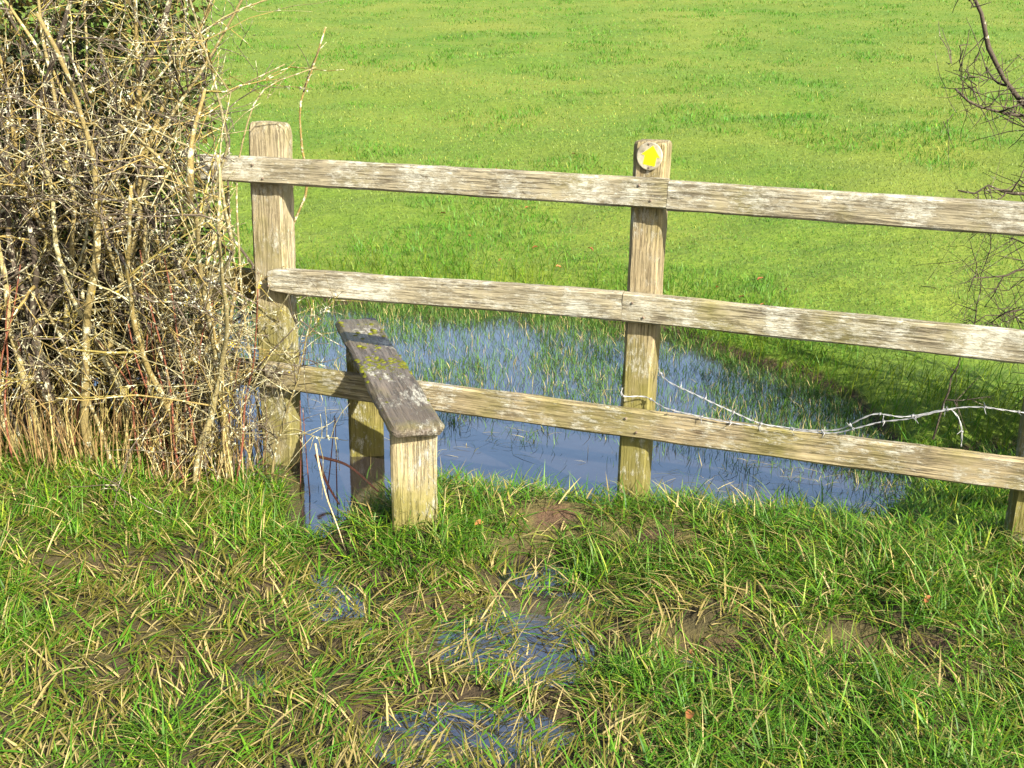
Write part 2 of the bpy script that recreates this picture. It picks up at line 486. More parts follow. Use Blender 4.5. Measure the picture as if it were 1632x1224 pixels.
# emergent blades standing in the pond
n = 330000
x = rng.uniform(-4.0, 2.4, n); y = rng.uniform(3.3, 7.2, n)
z, q, s, nn = terrain(x, y)
nfb = np.interp(s, S_F, N_F); nbb = np.interp(s, S_B, N_B)
rel = (nn - nfb) / np.maximum(.2, nbb - nfb)
dens = sstep(.12, .6, rel) * .55 + .7 * sstep(.30, .0, q) * (rel > .4) + .50 * sstep(-.1, .8, s) * sstep(.12, .4, rel) + .012
clump = sstep(.44, .58, fbm(x * 3.6 + 2, y * 2.2 + 60, 3))
keep = (q > .0) & (rng.random(n) < dens * (.26 + .60 * clump))
x, y, z, q = x[keep], y[keep], z[keep], q[keep]
n = len(x)
col = pal(n, (.035, .10, .010), (.085, .165, .018))
w = rng.random(n) < .12; col[w] = pal(w.sum(), *STRAW)
blades('pond_grass', np.stack([x, y, np.full(n, WL - .01)], -1), rng.uniform(0, 2 * np.pi, n), rng.uniform(.02, .085, n), rng.uniform(.0016, .0034, n),
       rng.uniform(.0, .7, n), rng.uniform(.0, 1.2, n), col, 3, None, 'thin green grass blades standing out of the pond water')
# floating bits on the open water
n = 900
x = rng.uniform(-1.2, 1.6, n); y = rng.uniform(3.3, 5.2, n)
z, q, s, nn = terrain(x, y)
keep = (q > .02) & (fbm(x * 2.4, y * 2.4 + 90, 2) + .25 * sstep(0, .8, s) > .52)
x, y = x[keep], y[keep]; n = len(x)
blades('floating_grass', np.stack([x, y, np.full(n, WL + .002)], -1), rng.normal(.1, .5, n) + np.where(rng.random(n) < .5, 0, np.pi), rng.uniform(.03, .13, n), rng.uniform(.002, .004, n),
       np.full(n, 1.5), rng.uniform(0, .05, n), mixc(pal(n, *OLIVE), pal(n, *STRAW), (rng.random(n) < .5) * 1.0), 3, None, 'loose grass blades floating on the pond surface')
# tall bank grass behind and right of the pond
n = 80000
x = rng.uniform(-5, 4.0, n); y = rng.uniform(2.6, 8.4, n)
z, q, s, nn = terrain(x, y)
nbb = np.interp(s, S_B, N_B)
d = nn - nbb
right = sstep(.75, 1.0, s) * sstep(-.1, .2, nn) * sstep(2.4, 1.4, nn)
keep = (q < .06) & (((d > -.16) & (d < .9) & (rng.random(n) < np.exp(-(d / .5) ** 2))) | (rng.random(n) < right))
x, y, z, nn, s = x[keep], y[keep], z[keep], nn[keep], s[keep]; n = len(x)
cl = fbm(x * 2.2, y * 2.2, 2)
col = mixc(pal(n, *GREEN), pal(n, *YGREEN), (rng.random(n) < .25 + .4 * (cl > .55)) * .8)
blades('tall_bank_grass', np.stack([x, y, np.maximum(z, WL) - .005], -1), rng.normal(-1.4, 1.1, n), rng.uniform(.07, .18, n) * (.7 + .7 * cl), rng.uniform(.0025, .005, n),
       rng.uniform(.05, .5, n), rng.uniform(.2, 1.4, n), col, 3, None, 'longer green grass fringing the far edge of the pond')
# pasture
n = 330000
y = np.exp(rng.uniform(math.log(5.2), math.log(62), n))
x = rng.uniform(-1, 1, n) * (.66 * y + 1.2)
z, q, s, nn = terrain(x, y)
nbb = np.interp(s, S_B, N_B)
keep = (nn - nbb > .05) & (q < 0)
x, y, z = x[keep], y[keep], z[keep]; n = len(x)
cl = fbm(x * 1.4 + 50, y * 1.1 + 20, 4)
big = fbm(x * .28 + 5, y * .20 + 70, 3)
tuft = sstep(.51, .64, cl)
col = mixc(pal(n, (.088, .182, .018), (.146, .238, .036)), pal(n, (.032, .130, .005), (.080, .205, .010)), np.clip(tuft * .75 + sstep(.45, .60, big) * .45, 0, 1))
yel = rng.random(n) <   .08 * sstep(.62, .40, cl) + .015; col[yel] = pal(yel.sum(), (.25, .26, .03), (.33, .31, .06))
dry = sstep(.50, .62, fbm(x * .55 + 31, y * .42 + 3, 4))
col = mixc(col, pal(n, (.150, .180, .022), (.215, .225, .050)), dry * .65 * (1 - tuft))
col = mixc(col, pal(n, (.045, .135, .007), (.10, .205, .014)), sstep(12, 6.2, y) * .65)
far = y / 6
L = (.028 + .035 * tuft) * rng.uniform(.6, 1.4, n) * (1 + .25 * np.log(far))
blades('field_grass', np.stack([x, y, z - .005], -1), rng.uniform(0, 2 * np.pi, n), L, .0042 * far ** .85 * rng.uniform(.7, 1.3, n),
       rng.uniform(.15, .9, n), rng.uniform(.2, 1.0, n), col, 2, None, 'short bright green pasture grass rising up the field')

# ------------------------------------------------------------------ timber
def beam(name, length, w, h, segs, mat, parent, origin, ax_len, ax_w, wear=.002, r=.010, top_round=0.0, left_ragged=0.0, seed=0, top_min=.82, near_round=0.0):
    """one timber: local X along its length, Y its width w, Z its height h"""
    g = np.random.default_rng(seed)
    prof = []; nrm = []
    hw, hh = w / 2, h / 2
    for t in np.linspace(-1, 1, 5): prof.append((hw, t * (hh - r))); nrm.append((1, 0))
    for t in np.linspace(1, -1, 5): prof.append((t * (hw - r), hh)); nrm.append((0, 1))
    for t in np.linspace(1, -1, 5): prof.append((-hw, t * (hh - r))); nrm.append((-1, 0))
    for t in np.linspace(-1, 1, 5): prof.append((t * (hw - r), -hh)); nrm.append((0, -1))
    prof = np.array(prof); nrm = np.array(nrm, float); k = len(prof)
    xs_ = np.linspace(0, length, segs + 1)
    if near_round: xs_ = np.concatenate([np.linspace(0, near_round, 9)[:-1], np.linspace(near_round, length, segs - 7)])
    if top_round:
        xs_ = np.concatenate([np.linspace(0, length - top_round, segs - 5), length - top_round * (1 - np.linspace(0, 1, 7)[1:])])
    V = []
    ph = g.uniform(0, 100, 4)
    for i, xx in enumerate(xs_):
        sc = np.ones(2); dx = 0
        e = (length - xx)
        if top_round and e < top_round:
            f_ = e / top_round
            sc = np.array([1, 1]) * (top_min + (1 - top_min) * math.sqrt(max(0, 1 - (1 - f_) ** 2)))
        if near_round and xx < near_round:
            f_ = xx / near_round; sc = np.array([.70 + .30 * math.sqrt(max(0, 1 - (1 - f_) ** 2)), .45 + .55 * math.sqrt(max(0, 1 - (1 - f_) ** 2))])
        if left_ragged and xx < left_ragged: sc = np.array([1, .72 + .28 * (xx / left_ragged) ** .5])
        yz = prof * sc
        nz = vnoise(np.full(k, xx * 7 + ph[0]), np.arange(k) * .45 + ph[1]) - .5
        nz2 = vnoise(np.full(k, xx * 30 + ph[2]), np.arange(k) * .9 + ph[3]) - .5
        yz = yz + nrm * (nz * wear * 2 + nz2 * wear * 1.3)[:, None]
        bow = np.array([0, math.sin(xx / length * 3.1 + ph[1]) * wear * 1.5])
        for j in range(k):
            V.append((xx + (g.uniform(-.5, .5) * wear * .4 if i in (0, segs) else 0), yz[j, 0] + bow[0], yz[j, 1] + bow[1]))
    Fc = [(i * k + j, (i + 1) * k + j, (i + 1) * k + (j + 1) % k, i * k + (j + 1) % k) for i in range(segs) for j in range(k)]
    V.append((-wear, 0, 0)); V.append((length + wear + top_round * .05, 0, 0))
    Fc += [(len(V) - 2, j, (j + 1) % k) for j in range(k)]
    Fc += [(len(V) - 1, segs * k + (j + 1) % k, segs * k + j) for j in range(k)]
    me = mesh_from(name, V, Fc, True)
    me.set_sharp_from_angle(angle=math.radians(28))
    o = link_mesh(name, me, mat, parent)
    ax = Vector(ax_len).normalized(); aw = Vector(ax_w); aw = (aw - ax * aw.dot(ax)).normalized(); az = ax.cross(aw)
    org = Vector(origin) - (parent.location if parent else Vector())
    o.matrix_basis = Matrix(((ax.x, aw.x, az.x, org.x), (ax.y, aw.y, az.y, org.y), (ax.z, aw.z, az.z, org.z), (0, 0, 0, 1)))
    return o

D3 = Vector((DV[0], DV[1], 0)); N3 = Vector((NV[0], NV[1], 0))
fence = empty('post_and_rail_fence', fw(0, .09, -.03), 'weathered three-rail timber fence crossing the wet ground', 'fence')
def rail(s0, z0, s1, z1, h, seed, n0=.02, thick=.040, ragged=0, mat=M_RAIL, n1=None):
    a = fw(s0, n0, z0); b = fw(s1, n0 if n1 is None else n1, z1)
    return beam('rail', (b - a).length, thick, h, 70, mat, fence, a, b - a, N3, .0022, .007, left_ragged=ragged, seed=seed)
def post(s_top, s_base, z_top, z_base, w, dep, seed, mat, n0=.043, rt=.03):
    a = fw(s_base, n0 + dep / 2, z_base); b = fw(s_top, n0 + dep / 2, z_top)
    return beam('post', (b - a).length, w, dep, 60, mat, fence, a, b - a, D3, .0025, .012, top_round=rt, seed=seed)
rail(-1.70, 1.050, .0545, 1.065, .094, 1)
rail(.056, 1.063, 2.6, 1.048, .094, 2)
rail(-1.435, .650, -.0725, .678, .098, 3, ragged=.10)
rail(-.071, .678, 2.6, .672, .098, 4)
rail(-1.47, .271, 2.6, .270, .102, 5, mat=M_RAILLOW)
post(-1.445, -1.475, 1.222, -.45, .140, .095, 7, M_POSTL, rt=.045)
post(-.020, -.012, 1.222, -.40, .106, .110, 8, M_POST, rt=.018)
post(1.235, 1.275, 1.20, -.40, .110, .105, 9, M_POST)
post(-2.55, -2.55, .80, -.40, .12, .10, 10, M_MOSSY)
# the bay inside the hedge, rails on the far face of the posts
rail(-3.0, .59, -1.50, .585, .115, 11, n0=.165, mat=M_MOSSY)
rail(-3.0, .19, -1.52, .215, .110, 12, n0=.165, mat=M_MOSSY)

for sp_, zs in ((-1.45, (1.052, .652, .271)), (-.015, (1.065, .678, .270)), (1.25, (1.057, .675, .270))):
    for zz in zs:
        for du, dz in ((-.022, .022), (.018, -.024)):
            c = fw(sp_ + du, -.0035, zz + dz) - fence.location
            V = []
            for rr, dd in ((.0042, .004), (.0042, -.0008), (.0025, -.0018)):
                V += [c + D3 * (rr * math.cos(t)) + Vector((0, 0, rr * math.sin(t))) + N3 * dd for t in np.linspace(0, 6.2832, 9)[:-1]]
            Fc = [(r_ * 8 + j, r_ * 8 + (j + 1) % 8, r_ * 8 + 8 + (j + 1) % 8, r_ * 8 + 8 + j) for r_ in (0, 1) for j in range(8)] + [tuple(range(16, 24))]
            link_mesh('nail', mesh_from('nail', V, Fc), M_NAIL, fence)

# stile step
step = empty('stile_step', (-.31, 3.2, -.05), 'narrow wooden stile step with dark mossy tread through the fence', 'stile')
a = Vector((-.288, 3.03, .342)); b = Vector((-.655, 4.19, .395))
tread = beam('tread', (b - a).length, .176, .036, 60, M_TREAD, step, a, b - a, (1, .3, 0), .0035, .012, seed=21, near_round=.045)
tag(tread, 'dark damp tread board with moss across it')
ax = (b - a).normalized()
pf = a + ax * .085
beam('front_post', .75, .148, .075, 40, M_STEP, step, (pf.x + .005, pf.y, -.42), (-.008, 0, 1), (1, .12, 0), .002, .008, seed=22)['label'] = 'pale squared front post of the step'
pb = a + ax * 1.03
beam('back_post', .74, .140, .075, 40, M_MOSSY, step, (pb.x, pb.y, -.38), (0, 0, 1), (1, .12, 0), .002, .008, seed=23)
# moss cushions on the tread
def lumps(name, centers, radii, col, mat, parent, flat=.5, seed=0):
    g = np.random.default_rng(seed); V = []; Fc = []; Cc = []
    for c, r in zip(centers, radii):
        o = len(V)
        for (rr, zz) in ((1, 0), (.75, .6), (.3, .95)):
            for k in range(6):
                t = k / 6 * 6.283 + rr; q_ = rr * r * g.uniform(.75, 1.25)
                V.append((c[0] + math.cos(t) * q_, c[1] + math.sin(t) * q_, c[2] + zz * r * flat * g.uniform(.7, 1.2)))
        for ring in (0, 1):
            for k in range(6): Fc.append((o + ring * 6 + k, o + ring * 6 + (k + 1) % 6, o + ring * 6 + 6 + (k + 1) % 6, o + ring * 6 + 6 + k))
        Fc.append(tuple(o + 12 + k for k in range(6)))
        cc = np.array(col) * g.uniform(.6, 1.4); Cc += [cc] * 18
    me = mesh_from(name, V, Fc, True, np.array(Cc))
    o = link_mesh(name, me, mat, parent); o.location = -parent.location if parent else (0, 0, 0)
    return o
g = np.random.default_rng(3)
mc = []
for _ in range(420):
    u = g.normal(.47, .045) if g.random() < .8 else g.uniform(.02, .98); v_ = g.uniform(-.5, .5) * .165
    if u < .1: v_ = g.uniform(-.5, .5) * .15
    c = a + (b - a) * u + Vector((1, .3, 0)).normalized() * v_; mc.append((c.x, c.y, c.z + .016))
tag(lumps('moss', mc, g.uniform(.004, .013, 420), (.105, .11, .008), M_LEAF, step, .5, 4), kind='stuff')

# ------------------------------------------------------------------ waymark disc
disc_c = fw(-.017, .041, 1.177)
wm = empty('waymark_disc', disc_c, 'round grimy waymark disc with yellow arrow nailed to the centre post', 'waymark')
def local_to_face(pts, depth):   # face frame: u along fence, v up, out towards the camera
    return [D3 * u + Vector((0, 0, 1)) * v_ - N3 * depth for u, v_ in pts]
def extrude_poly(name, pts, d0, d1, mat, parent, bev=0.0):
    k = len(pts); c = np.mean(pts, 0)
    ins = [tuple(c + (np.array(p) - c) * (1 - bev)) for p in pts]
    V = local_to_face(pts, d0) + local_to_face(pts, d1 - (d1 - d0) * .3) + local_to_face(ins, d1)
    Fc = [(r * k + j, r * k + (j + 1) % k, (r + 1) * k + (j + 1) % k, (r + 1) * k + j) for r in (0, 1) for j in range(k)]
    Fc += [tuple(range(2 * k, 3 * k)), tuple(range(k - 1, -1, -1))]
    return link_mesh(name, mesh_from(name, V, Fc), mat, parent)
circ = [(.0425 * math.cos(t), .0445 * math.sin(t)) for t in np.linspace(0, 2 * math.pi, 40, endpoint=False)]
extrude_poly('disc_plate', circ, .0, .0045, M_DISC, wm, .06)
arw = [(x_ * 1.08, y_ * 1.08) for x_, y_ in [(-.0165, -.028), (.0195, -.028), (.0195, -.001), (.0295, -.001), (.002, .030), (-.0275, -.001), (-.0165, -.001)]]
rt = math.radians(-9)
arw = [(x_ * math.cos(rt) - y_ * math.sin(rt) + .003, x_ * math.sin(rt) + y_ * math.cos(rt) + .002) for x_, y_ in arw]
extrude_poly('arrow', arw, .0046, .0056, M_ARROW, wm, .0)
for u, v_ in ((-.004, .0375), (.0, -.0365)):
    extrude_poly('nail', [(u + .0035 * math.cos(t), v_ + .0035 * math.sin(t)) for t in np.linspace(0, 6.283, 10, endpoint=False)], .0046, .0066, M_NAIL, wm, .4)

# ------------------------------------------------------------------ tubes: wire, twigs, stems
def tubes(paths, sides, colors=None):
    """paths: list of (pts (k,3), radii (k,)); every path becomes a tapered tube with a closed tip"""
    VV = []; QQ = []; TT = []; CC = []; off = 0
    ang = np.arange(sides) / sides * 2 * np.pi
    ca, sa = np.cos(ang), np.sin(ang)
    for pi, (pts, rad) in enumerate(paths):
        pts = np.asarray(pts, float); k = len(pts)
        t = np.gradient(pts, axis=0); t /= np.linalg.norm(t, axis=1, keepdims=True) + 1e-9
        m = t.mean(0); ref = np.eye(3)[np.argmin(np.abs(m))]
        u = np.cross(t, ref); u /= np.linalg.norm(u, axis=1, keepdims=True) + 1e-9
        v = np.cross(t, u)
        R_ = np.asarray(rad)[:, None, None]
        V = pts[:, None, :] + R_ * (u[:, None, :] * ca[None, :, None] + v[:, None, :] * sa[None, :, None])
        VV.append(V.reshape(-1, 3))
        i0 = off + (np.arange(k - 1) * sides)[:, None]; j = np.arange(sides)[None, :]; j2 = (j + 1) % sides
        QQ.append(np.stack([i0 + j, i0 + j2, i0 + sides + j2, i0 + sides + j], -1).reshape(-1, 4))
        tip = off + (k - 1) * sides
        TT.append(np.array([[tip, tip + q_, tip + q_ + 1] for q_ in range(1, sides - 1)]).reshape(-1, 3))
        if colors is not None: CC.append(np.repeat(np.asarray(colors[pi])[None], k * sides, 0))
        off += k * sides
    return np.concatenate(VV), np.concatenate(QQ), np.concatenate(TT), (np.concatenate(CC) if colors is not None else None)

def tube_obj(name, paths, sides, mat, parent=None, colors=None):
    V, Q_, T_, Cc = tubes(paths, sides, colors)
    if parent is not None: V = V - np.array(parent.location)
    return link_mesh(name, mesh_np(name, V, Q_, T_, Cc, True), mat, parent)

def smooth_path(P, k):
    P = np.asarray(P, float); n = len(P)
    d = np.concatenate([[0], np.cumsum(np.linalg.norm(np.diff(P, axis=0), axis=1))])
    u = np.linspace(0, d[-1], k)
    out = np.zeros((k, 3))
    m = np.gradient(P, d, axis=0)
    for i, uu in enumerate(u):
        j = min(n - 2, max(0, np.searchsorted(d, uu) - 1)); h = d[j + 1] - d[j]; t = (uu - d[j]) / h
        out[i] = (2 * t ** 3 - 3 * t ** 2 + 1) * P[j] + (t ** 3 - 2 * t ** 2 + t) * h * m[j] + (-2 * t ** 3 + 3 * t ** 2) * P[j + 1] + (t ** 3 - t ** 2) * h * m[j + 1]
    return out

wire = empty('barbed_wire', fw(.6, -.004, .31), 'loose silvery barbed wire draped over the lowest rail', 'barbed wire')
A = [(-.062, .030, .390), (-.056, -.004, .376), (.021, .034, .368), (.094, -.006, .351), (.206, -.006, .337), (.29, -.006, .329), (.391, .006, .323), (.483, .012, .322), (.572, .014, .325), (.65, .012, .333), (.724, .0, .367), (.778, .0, .391), (.869, .0, .417), (.956, .0, .454), (1.009, .01, .469), (1.079, .01, .479), (1.132, .01, .478), (1.203, .015, .475), (1.45, .05, .46), (1.75, .1, .50)]
A[2] = (.021, .030, .368)
B = [(.045, .10, .455), (.082, .03, .441), (.195, .012, .404), (.324, .008, .361), (.42, .008, .333), (.483, .02, .327), (.573, .016, .330), (.668, .012, .350), (.72, -.006, .394), (.756, -.004, .416), (.85, -.006, .422), (.904, .006, .434), (.956, .012, .452), (.983, .008, .459), (1.006, .0, .440), (1.023, -.004, .394), (1.028, -.004, .347)]
def strand(P):
    W_ = [tuple(fw(*p)) for p in P]
    sp = smooth_path(W_, 160)
    return sp
for P in (A, B):
    sp = strand(P)
    t = np.gradient(sp, axis=0); t /= np.linalg.norm(t, axis=1, keepdims=True)
    u = np.cross(t, (0, 0, 1)); u /= np.linalg.norm(u, axis=1, keepdims=True); v_ = np.cross(t, u)
    dist = np.concatenate([[0], np.cumsum(np.linalg.norm(np.diff(sp, axis=0), axis=1))])
    two = []
    for ph in (0, math.pi):
        an = dist / .035 * 2 * math.pi * .5 + ph
        two.append((sp + .0015 * (np.cos(an)[:, None] * u + np.sin(an)[:, None] * v_), np.full(160, .0013)))
    for w_ in two:
        tube_obj('strand', [w_], 6, M_WIRE, wire)
    for dd in np.arange(.04, dist[-1] - .02, .098):
        i = int(np.searchsorted(dist, dd))
        c = sp[i]; paths = []
        coil = [c + t[i] * (.006 * (q_ / 10 - .5)) + .0045 * (math.cos(q_ * 1.26) * u[i] + math.sin(q_ * 1.26) * v_[i]) for q_ in range(11)]
        a1, a2 = random.uniform(0, 6.28), random.uniform(0, 6.28)
        e1 = c + .021 * (math.cos(a1) * u[i] + math.sin(a1) * v_[i]) + t[i] * .004
        e2 = c + .021 * (math.cos(a1 + 2.6) * u[i] + math.sin(a1 + 2.6) * v_[i]) - t[i] * .004
        paths.append((np.array([e1] + coil + [e2]), np.array([.0006] + [.0015] * 11 + [.0006])))
        tube_obj('barb', paths, 5, M_WIRE, wire)

# ------------------------------------------------------------------ hedge
def wander(p0, d0, length, k, wob, up, g):
    pts = [np.array(p0, float)]; d = np.array(d0, float); d /= np.linalg.norm(d)
    st = length / (k - 1)
    for _ in range(k - 1):
        d = d + g.normal(0, wob, 3) + np.array([0, 0, up]); d /= np.linalg.norm(d)
        pts.append(pts[-1] + d * st)
    return np.array(pts)

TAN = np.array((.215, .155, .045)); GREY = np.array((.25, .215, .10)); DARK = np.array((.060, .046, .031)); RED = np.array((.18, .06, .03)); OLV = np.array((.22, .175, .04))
def shrub(name, base, nstem, label, group, g, height=1.9, spread=.22, tw=1.0, r0=.013, dark=False, lean=(0, 0), mat=None, extra=None, cat='bush', br_len=(.22, .62), clipx=None):
    root = empty(name, (base[0], base[1], float(terrain(np.array([base[0]]), np.array([base[1]]))[0][0])), label, cat, group)
    mat = mat or M_BARK
    twigs, tcol, lich = [], [], []
    stems = []
    for i in range(nstem):
        bx = base[0] + g.normal(0, spread); by = base[1] + g.normal(0, spread * .7)
        bz = float(terrain(np.array([bx]), np.array([by]))[0][0])
        h = height * g.uniform(.6, 1.1)
        p = wander((bx, by, bz - .05), (g.normal(lean[0], .11), g.normal(lean[1], .10), 1), h, 16, .11, .03, g)
        if clipx is not None and group:
            bad = np.nonzero((p[:, 0] + .265 * p[:, 1] > -.02) & (p[:, 2] > .6))[0]
            if len(bad): p[bad[0]:, 0] -= np.maximum(0, p[bad[0]:, 0] + .265 * p[bad[0]:, 1] + .03) * 1.3
        stems.append((p, r0 * g.uniform(.5, 1.2)))
    for p, r in (extra or []): stems.append((np.asarray(p), r))
    for p, r in stems:
        k = len(p)
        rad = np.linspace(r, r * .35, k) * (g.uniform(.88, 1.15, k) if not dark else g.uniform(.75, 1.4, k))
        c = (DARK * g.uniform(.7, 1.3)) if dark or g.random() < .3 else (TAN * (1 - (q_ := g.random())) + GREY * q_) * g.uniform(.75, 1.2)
        tube_obj('stem', [(p, rad)], 7, mat, root, [c])
        L_ = np.linalg.norm(np.diff(p, axis=0), axis=1).sum()
        nb_ = int(L_ * (6.0 if not dark else 9.5) * tw)
        for _ in range(nb_):
            f_ = g.uniform(.10, 1.0) ** .8; j = min(k - 2, int(f_ * (k - 1)))
            ax_ = p[j + 1] - p[j]; ax_ = ax_ / np.linalg.norm(ax_)
            side = np.cross(ax_, g.normal(0, 1, 3)); side /= np.linalg.norm(side) + 1e-9
            d = ax_ * g.uniform(.0, .9) + side
            bl = g.uniform(*br_len) * (1.1 - .45 * f_)
            bp = wander(p[j] + (p[j + 1] - p[j]) * g.random(), d, bl, 7, .13, .02, g)
            br = min(rad[j] * .75, .0035 + .0085 * g.random() ** 1.5)
            twigs.append((bp, np.linspace(br, br * .4, 7)))
            cc = DARK * g.uniform(.6, 1.5) if dark else (TAN, GREY, OLV, DARK * 1.6)[g.choice(4, p=(.30, .20, .15, .35) if base[1] < 4.1 else (.12, .08, .15, .65))] * g.uniform(.7, 1.25)  # back-row twigs coloured mostly dark, painting the shade of the hedge gaps
            tcol.append(cc)
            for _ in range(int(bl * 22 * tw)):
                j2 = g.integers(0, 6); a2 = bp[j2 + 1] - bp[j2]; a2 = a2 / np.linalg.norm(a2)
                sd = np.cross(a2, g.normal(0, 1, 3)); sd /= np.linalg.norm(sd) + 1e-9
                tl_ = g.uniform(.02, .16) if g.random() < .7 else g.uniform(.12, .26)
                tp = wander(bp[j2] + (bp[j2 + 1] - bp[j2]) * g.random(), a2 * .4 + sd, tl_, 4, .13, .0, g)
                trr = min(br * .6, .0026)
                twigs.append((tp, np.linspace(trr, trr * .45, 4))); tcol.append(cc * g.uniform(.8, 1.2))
            if not dark and g.random() < .35:
                for _ in range(g.integers(2, 7)):
                    j2 = g.integers(0, 6); lich.append(bp[j2] + (bp[j2 + 1] - bp[j2]) * g.random())
    if clipx is not None:
        kk = [i for i, (p, _) in enumerate(twigs) if clipx(p)]
        twigs = [twigs[i] for i in kk]; tcol = [tcol[i] for i in kk]
        lich = [c for c in lich if clipx(np.array([c]))]
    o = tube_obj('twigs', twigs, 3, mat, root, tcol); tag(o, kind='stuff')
    if lich:
        L_ = np.array(lich)
        V = []; Fc = []; Cc = []
        for c in L_:
            base_c = np.array((.50, .50, .36)) if g.random() < .8 else np.array((.42, .31, .03))
            for _ in range(4):
                o_ = len(V); r = g.uniform(.0025, .006); u = g.normal(0, 1, 3); u /= np.linalg.norm(u); w = np.cross(u, g.normal(0, 1, 3)); w /= np.linalg.norm(w)
                c2 = c + g.normal(0, .004, 3)
                V += [c2 + u * r, c2 + w * r * .8, c2 - u * r, c2 - w * r * .8, c2 + np.cross(u, w) * r * .6]
                Fc += [(o_, o_ + 1, o_ + 4), (o_ + 1, o_ + 2, o_ + 4), (o_ + 2, o_ + 3, o_ + 4), (o_ + 3, o_, o_ + 4)]
                Cc += [base_c * g.uniform(.7, 1.15)] * 5
        V = np.array(V) - np.array(root.location)
        o = link_mesh('lichen', mesh_from('lichen', V, Fc, False, np.array(Cc)), M_LEAF, root); tag(o, kind='stuff')
    return root

g = np.random.default_rng(77)
def shade_leaves(root, bx, by, n):
    """dark leaf mass added to block the background and darken the hedge inside"""
    r = np.random.default_rng(int(abs(bx * 1000)))
    c = np.stack([r.normal(bx, .20, n), r.normal(by + .05, .16, n), 2.0 * r.random(n) ** 1.4], -1)
    c = c[(c[:, 0] + .265 * c[:, 1] < -.09) & (fbm(c[:, 0] * 5, c[:, 2] * 5, 2) > .40)]
    n = len(c)
    u = r.normal(0, 1, (n, 3)); u /= np.linalg.norm(u, axis=1, keepdims=True)
    w = np.cross(u, r.normal(0, 1, (n, 3))); w /= np.linalg.norm(w, axis=1, keepdims=True)
    nn_ = np.cross(u, w); L_ = r.uniform(.010, .022, (n, 1))
    V = np.stack([c - u * L_ * .8, c + w * L_ * .8 + nn_ * L_ * .2 - u * L_ * .2, c + u * L_, c - w * L_ * .8 + nn_ * L_ * .2 - u * L_ * .2], 1).reshape(-1, 3)
    o_ = (np.arange(n) * 4)[:, None]
    T_ = np.concatenate([o_ + [0, 1, 2], o_ + [0, 2, 3]], 0)
    col = np.array((.030, .045, .009)) * r.uniform(.4, 1.5, (n, 1)) + np.array((.05, .022, .004)) * (r.random((n, 1)) < .45)
    o = link_mesh('shade_leaves', mesh_np('shade_leaves', V - np.array(root.location), np.zeros((0, 4), int), T_, np.repeat(col, 4, 0)), M_LEAF, root)
    tag(o, kind='stuff')
def clear_of_post(p):
    over = (p[:, 0] + .265 * p[:, 1] > -.005)
    if not over.any(): return True
    zz = p[over][:, 2]
    if zz.min() > 1.22: return g.random() < .35
    if zz.max() < .72 and zz.min() > .05: return g.random() < .6
    return False
HG = 'hawthorn bushes of the hedge'
HL = 'leafless lichen-covered hawthorn bush in the front row of the hedge beside the stile'
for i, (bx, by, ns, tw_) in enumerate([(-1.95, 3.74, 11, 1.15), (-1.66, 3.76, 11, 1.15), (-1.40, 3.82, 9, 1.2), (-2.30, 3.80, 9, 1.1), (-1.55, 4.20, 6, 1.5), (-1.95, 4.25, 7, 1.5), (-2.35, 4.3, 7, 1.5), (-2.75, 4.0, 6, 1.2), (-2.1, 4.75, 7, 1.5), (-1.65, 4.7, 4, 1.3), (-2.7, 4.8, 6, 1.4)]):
    hb = shrub('hawthorn_bush', (bx, by), ns, HL if by < 4.1 else 'leafless hawthorn bush with dark leaves added inside to deepen its shade at the back of the hedge', HG if by < 4.1 else 'bushes with added dark leaves behind the hedge', g, r0=.016, height=2.1 if bx < -1.5 else 1.8, spread=.15, tw=tw_, lean=(-.07 if bx > -1.7 else 0, 0), clipx=clear_of_post)
    if by > 4.1: shade_leaves(hb, bx, by + .05, 6500)  # leaves added behind so the hedge interior reads as dark shade
snag = [np.array(smooth_path([(-1.06, 3.62, -.12), (-1.07, 3.60, .35), (-1.08, 3.5, .75), (-1.06, 3.36, 1.03), (-1.14, 3.32, 1.16), (-1.24, 3.30, 1.25)], 22)),
        np.array(smooth_path([(-1.065, 3.38, 1.0), (-1.04, 3.33, 1.06), (-1.02, 3.31, 1.19), (-.97, 3.33, 1.36)], 12))]
shrub('hawthorn_bush', (-1.20, 3.70), 6, 'leafless hawthorn bush crowding the tallest stile post, with a pale broken snag', HG, g, height=1.45, spread=.10, tw=1.2, lean=(-.12, 0), extra=[(snag[0], .014), (snag[1], .013)] + [(smooth_path(q_, 14), r_) for q_, r_ in (
    ([(-1.45, 3.85, .7), (-1.30, 3.82, 1.15), (-1.08, 3.80, 1.45), (-.86, 3.76, 1.78)], .009), ([(-1.42, 3.75, .85), (-1.18, 3.72, 1.20), (-1.02, 3.72, 1.32), (-.80, 3.70, 1.43)], .006),
    ([(-1.5, 3.9, .8), (-1.28, 3.9, 1.3), (-1.1, 3.9, 1.62), (-.98, 3.9, 1.95)], .010), ([(-1.5, 3.8, .95), (-1.25, 3.75, 1.38), (-1.0, 3.72, 1.58), (-.78, 3.7, 1.66)], .006))], clipx=clear_of_post)
# low tangle over the middle rail end at the left post
shrub('hawthorn_bush', (-1.05, 3.60), 7, 'low twiggy hawthorn sprouts tangled over the broken middle rail end', HG, g, height=.86, spread=.06, tw=2.6, r0=.007, lean=(.10, 0), br_len=(.12, .32))
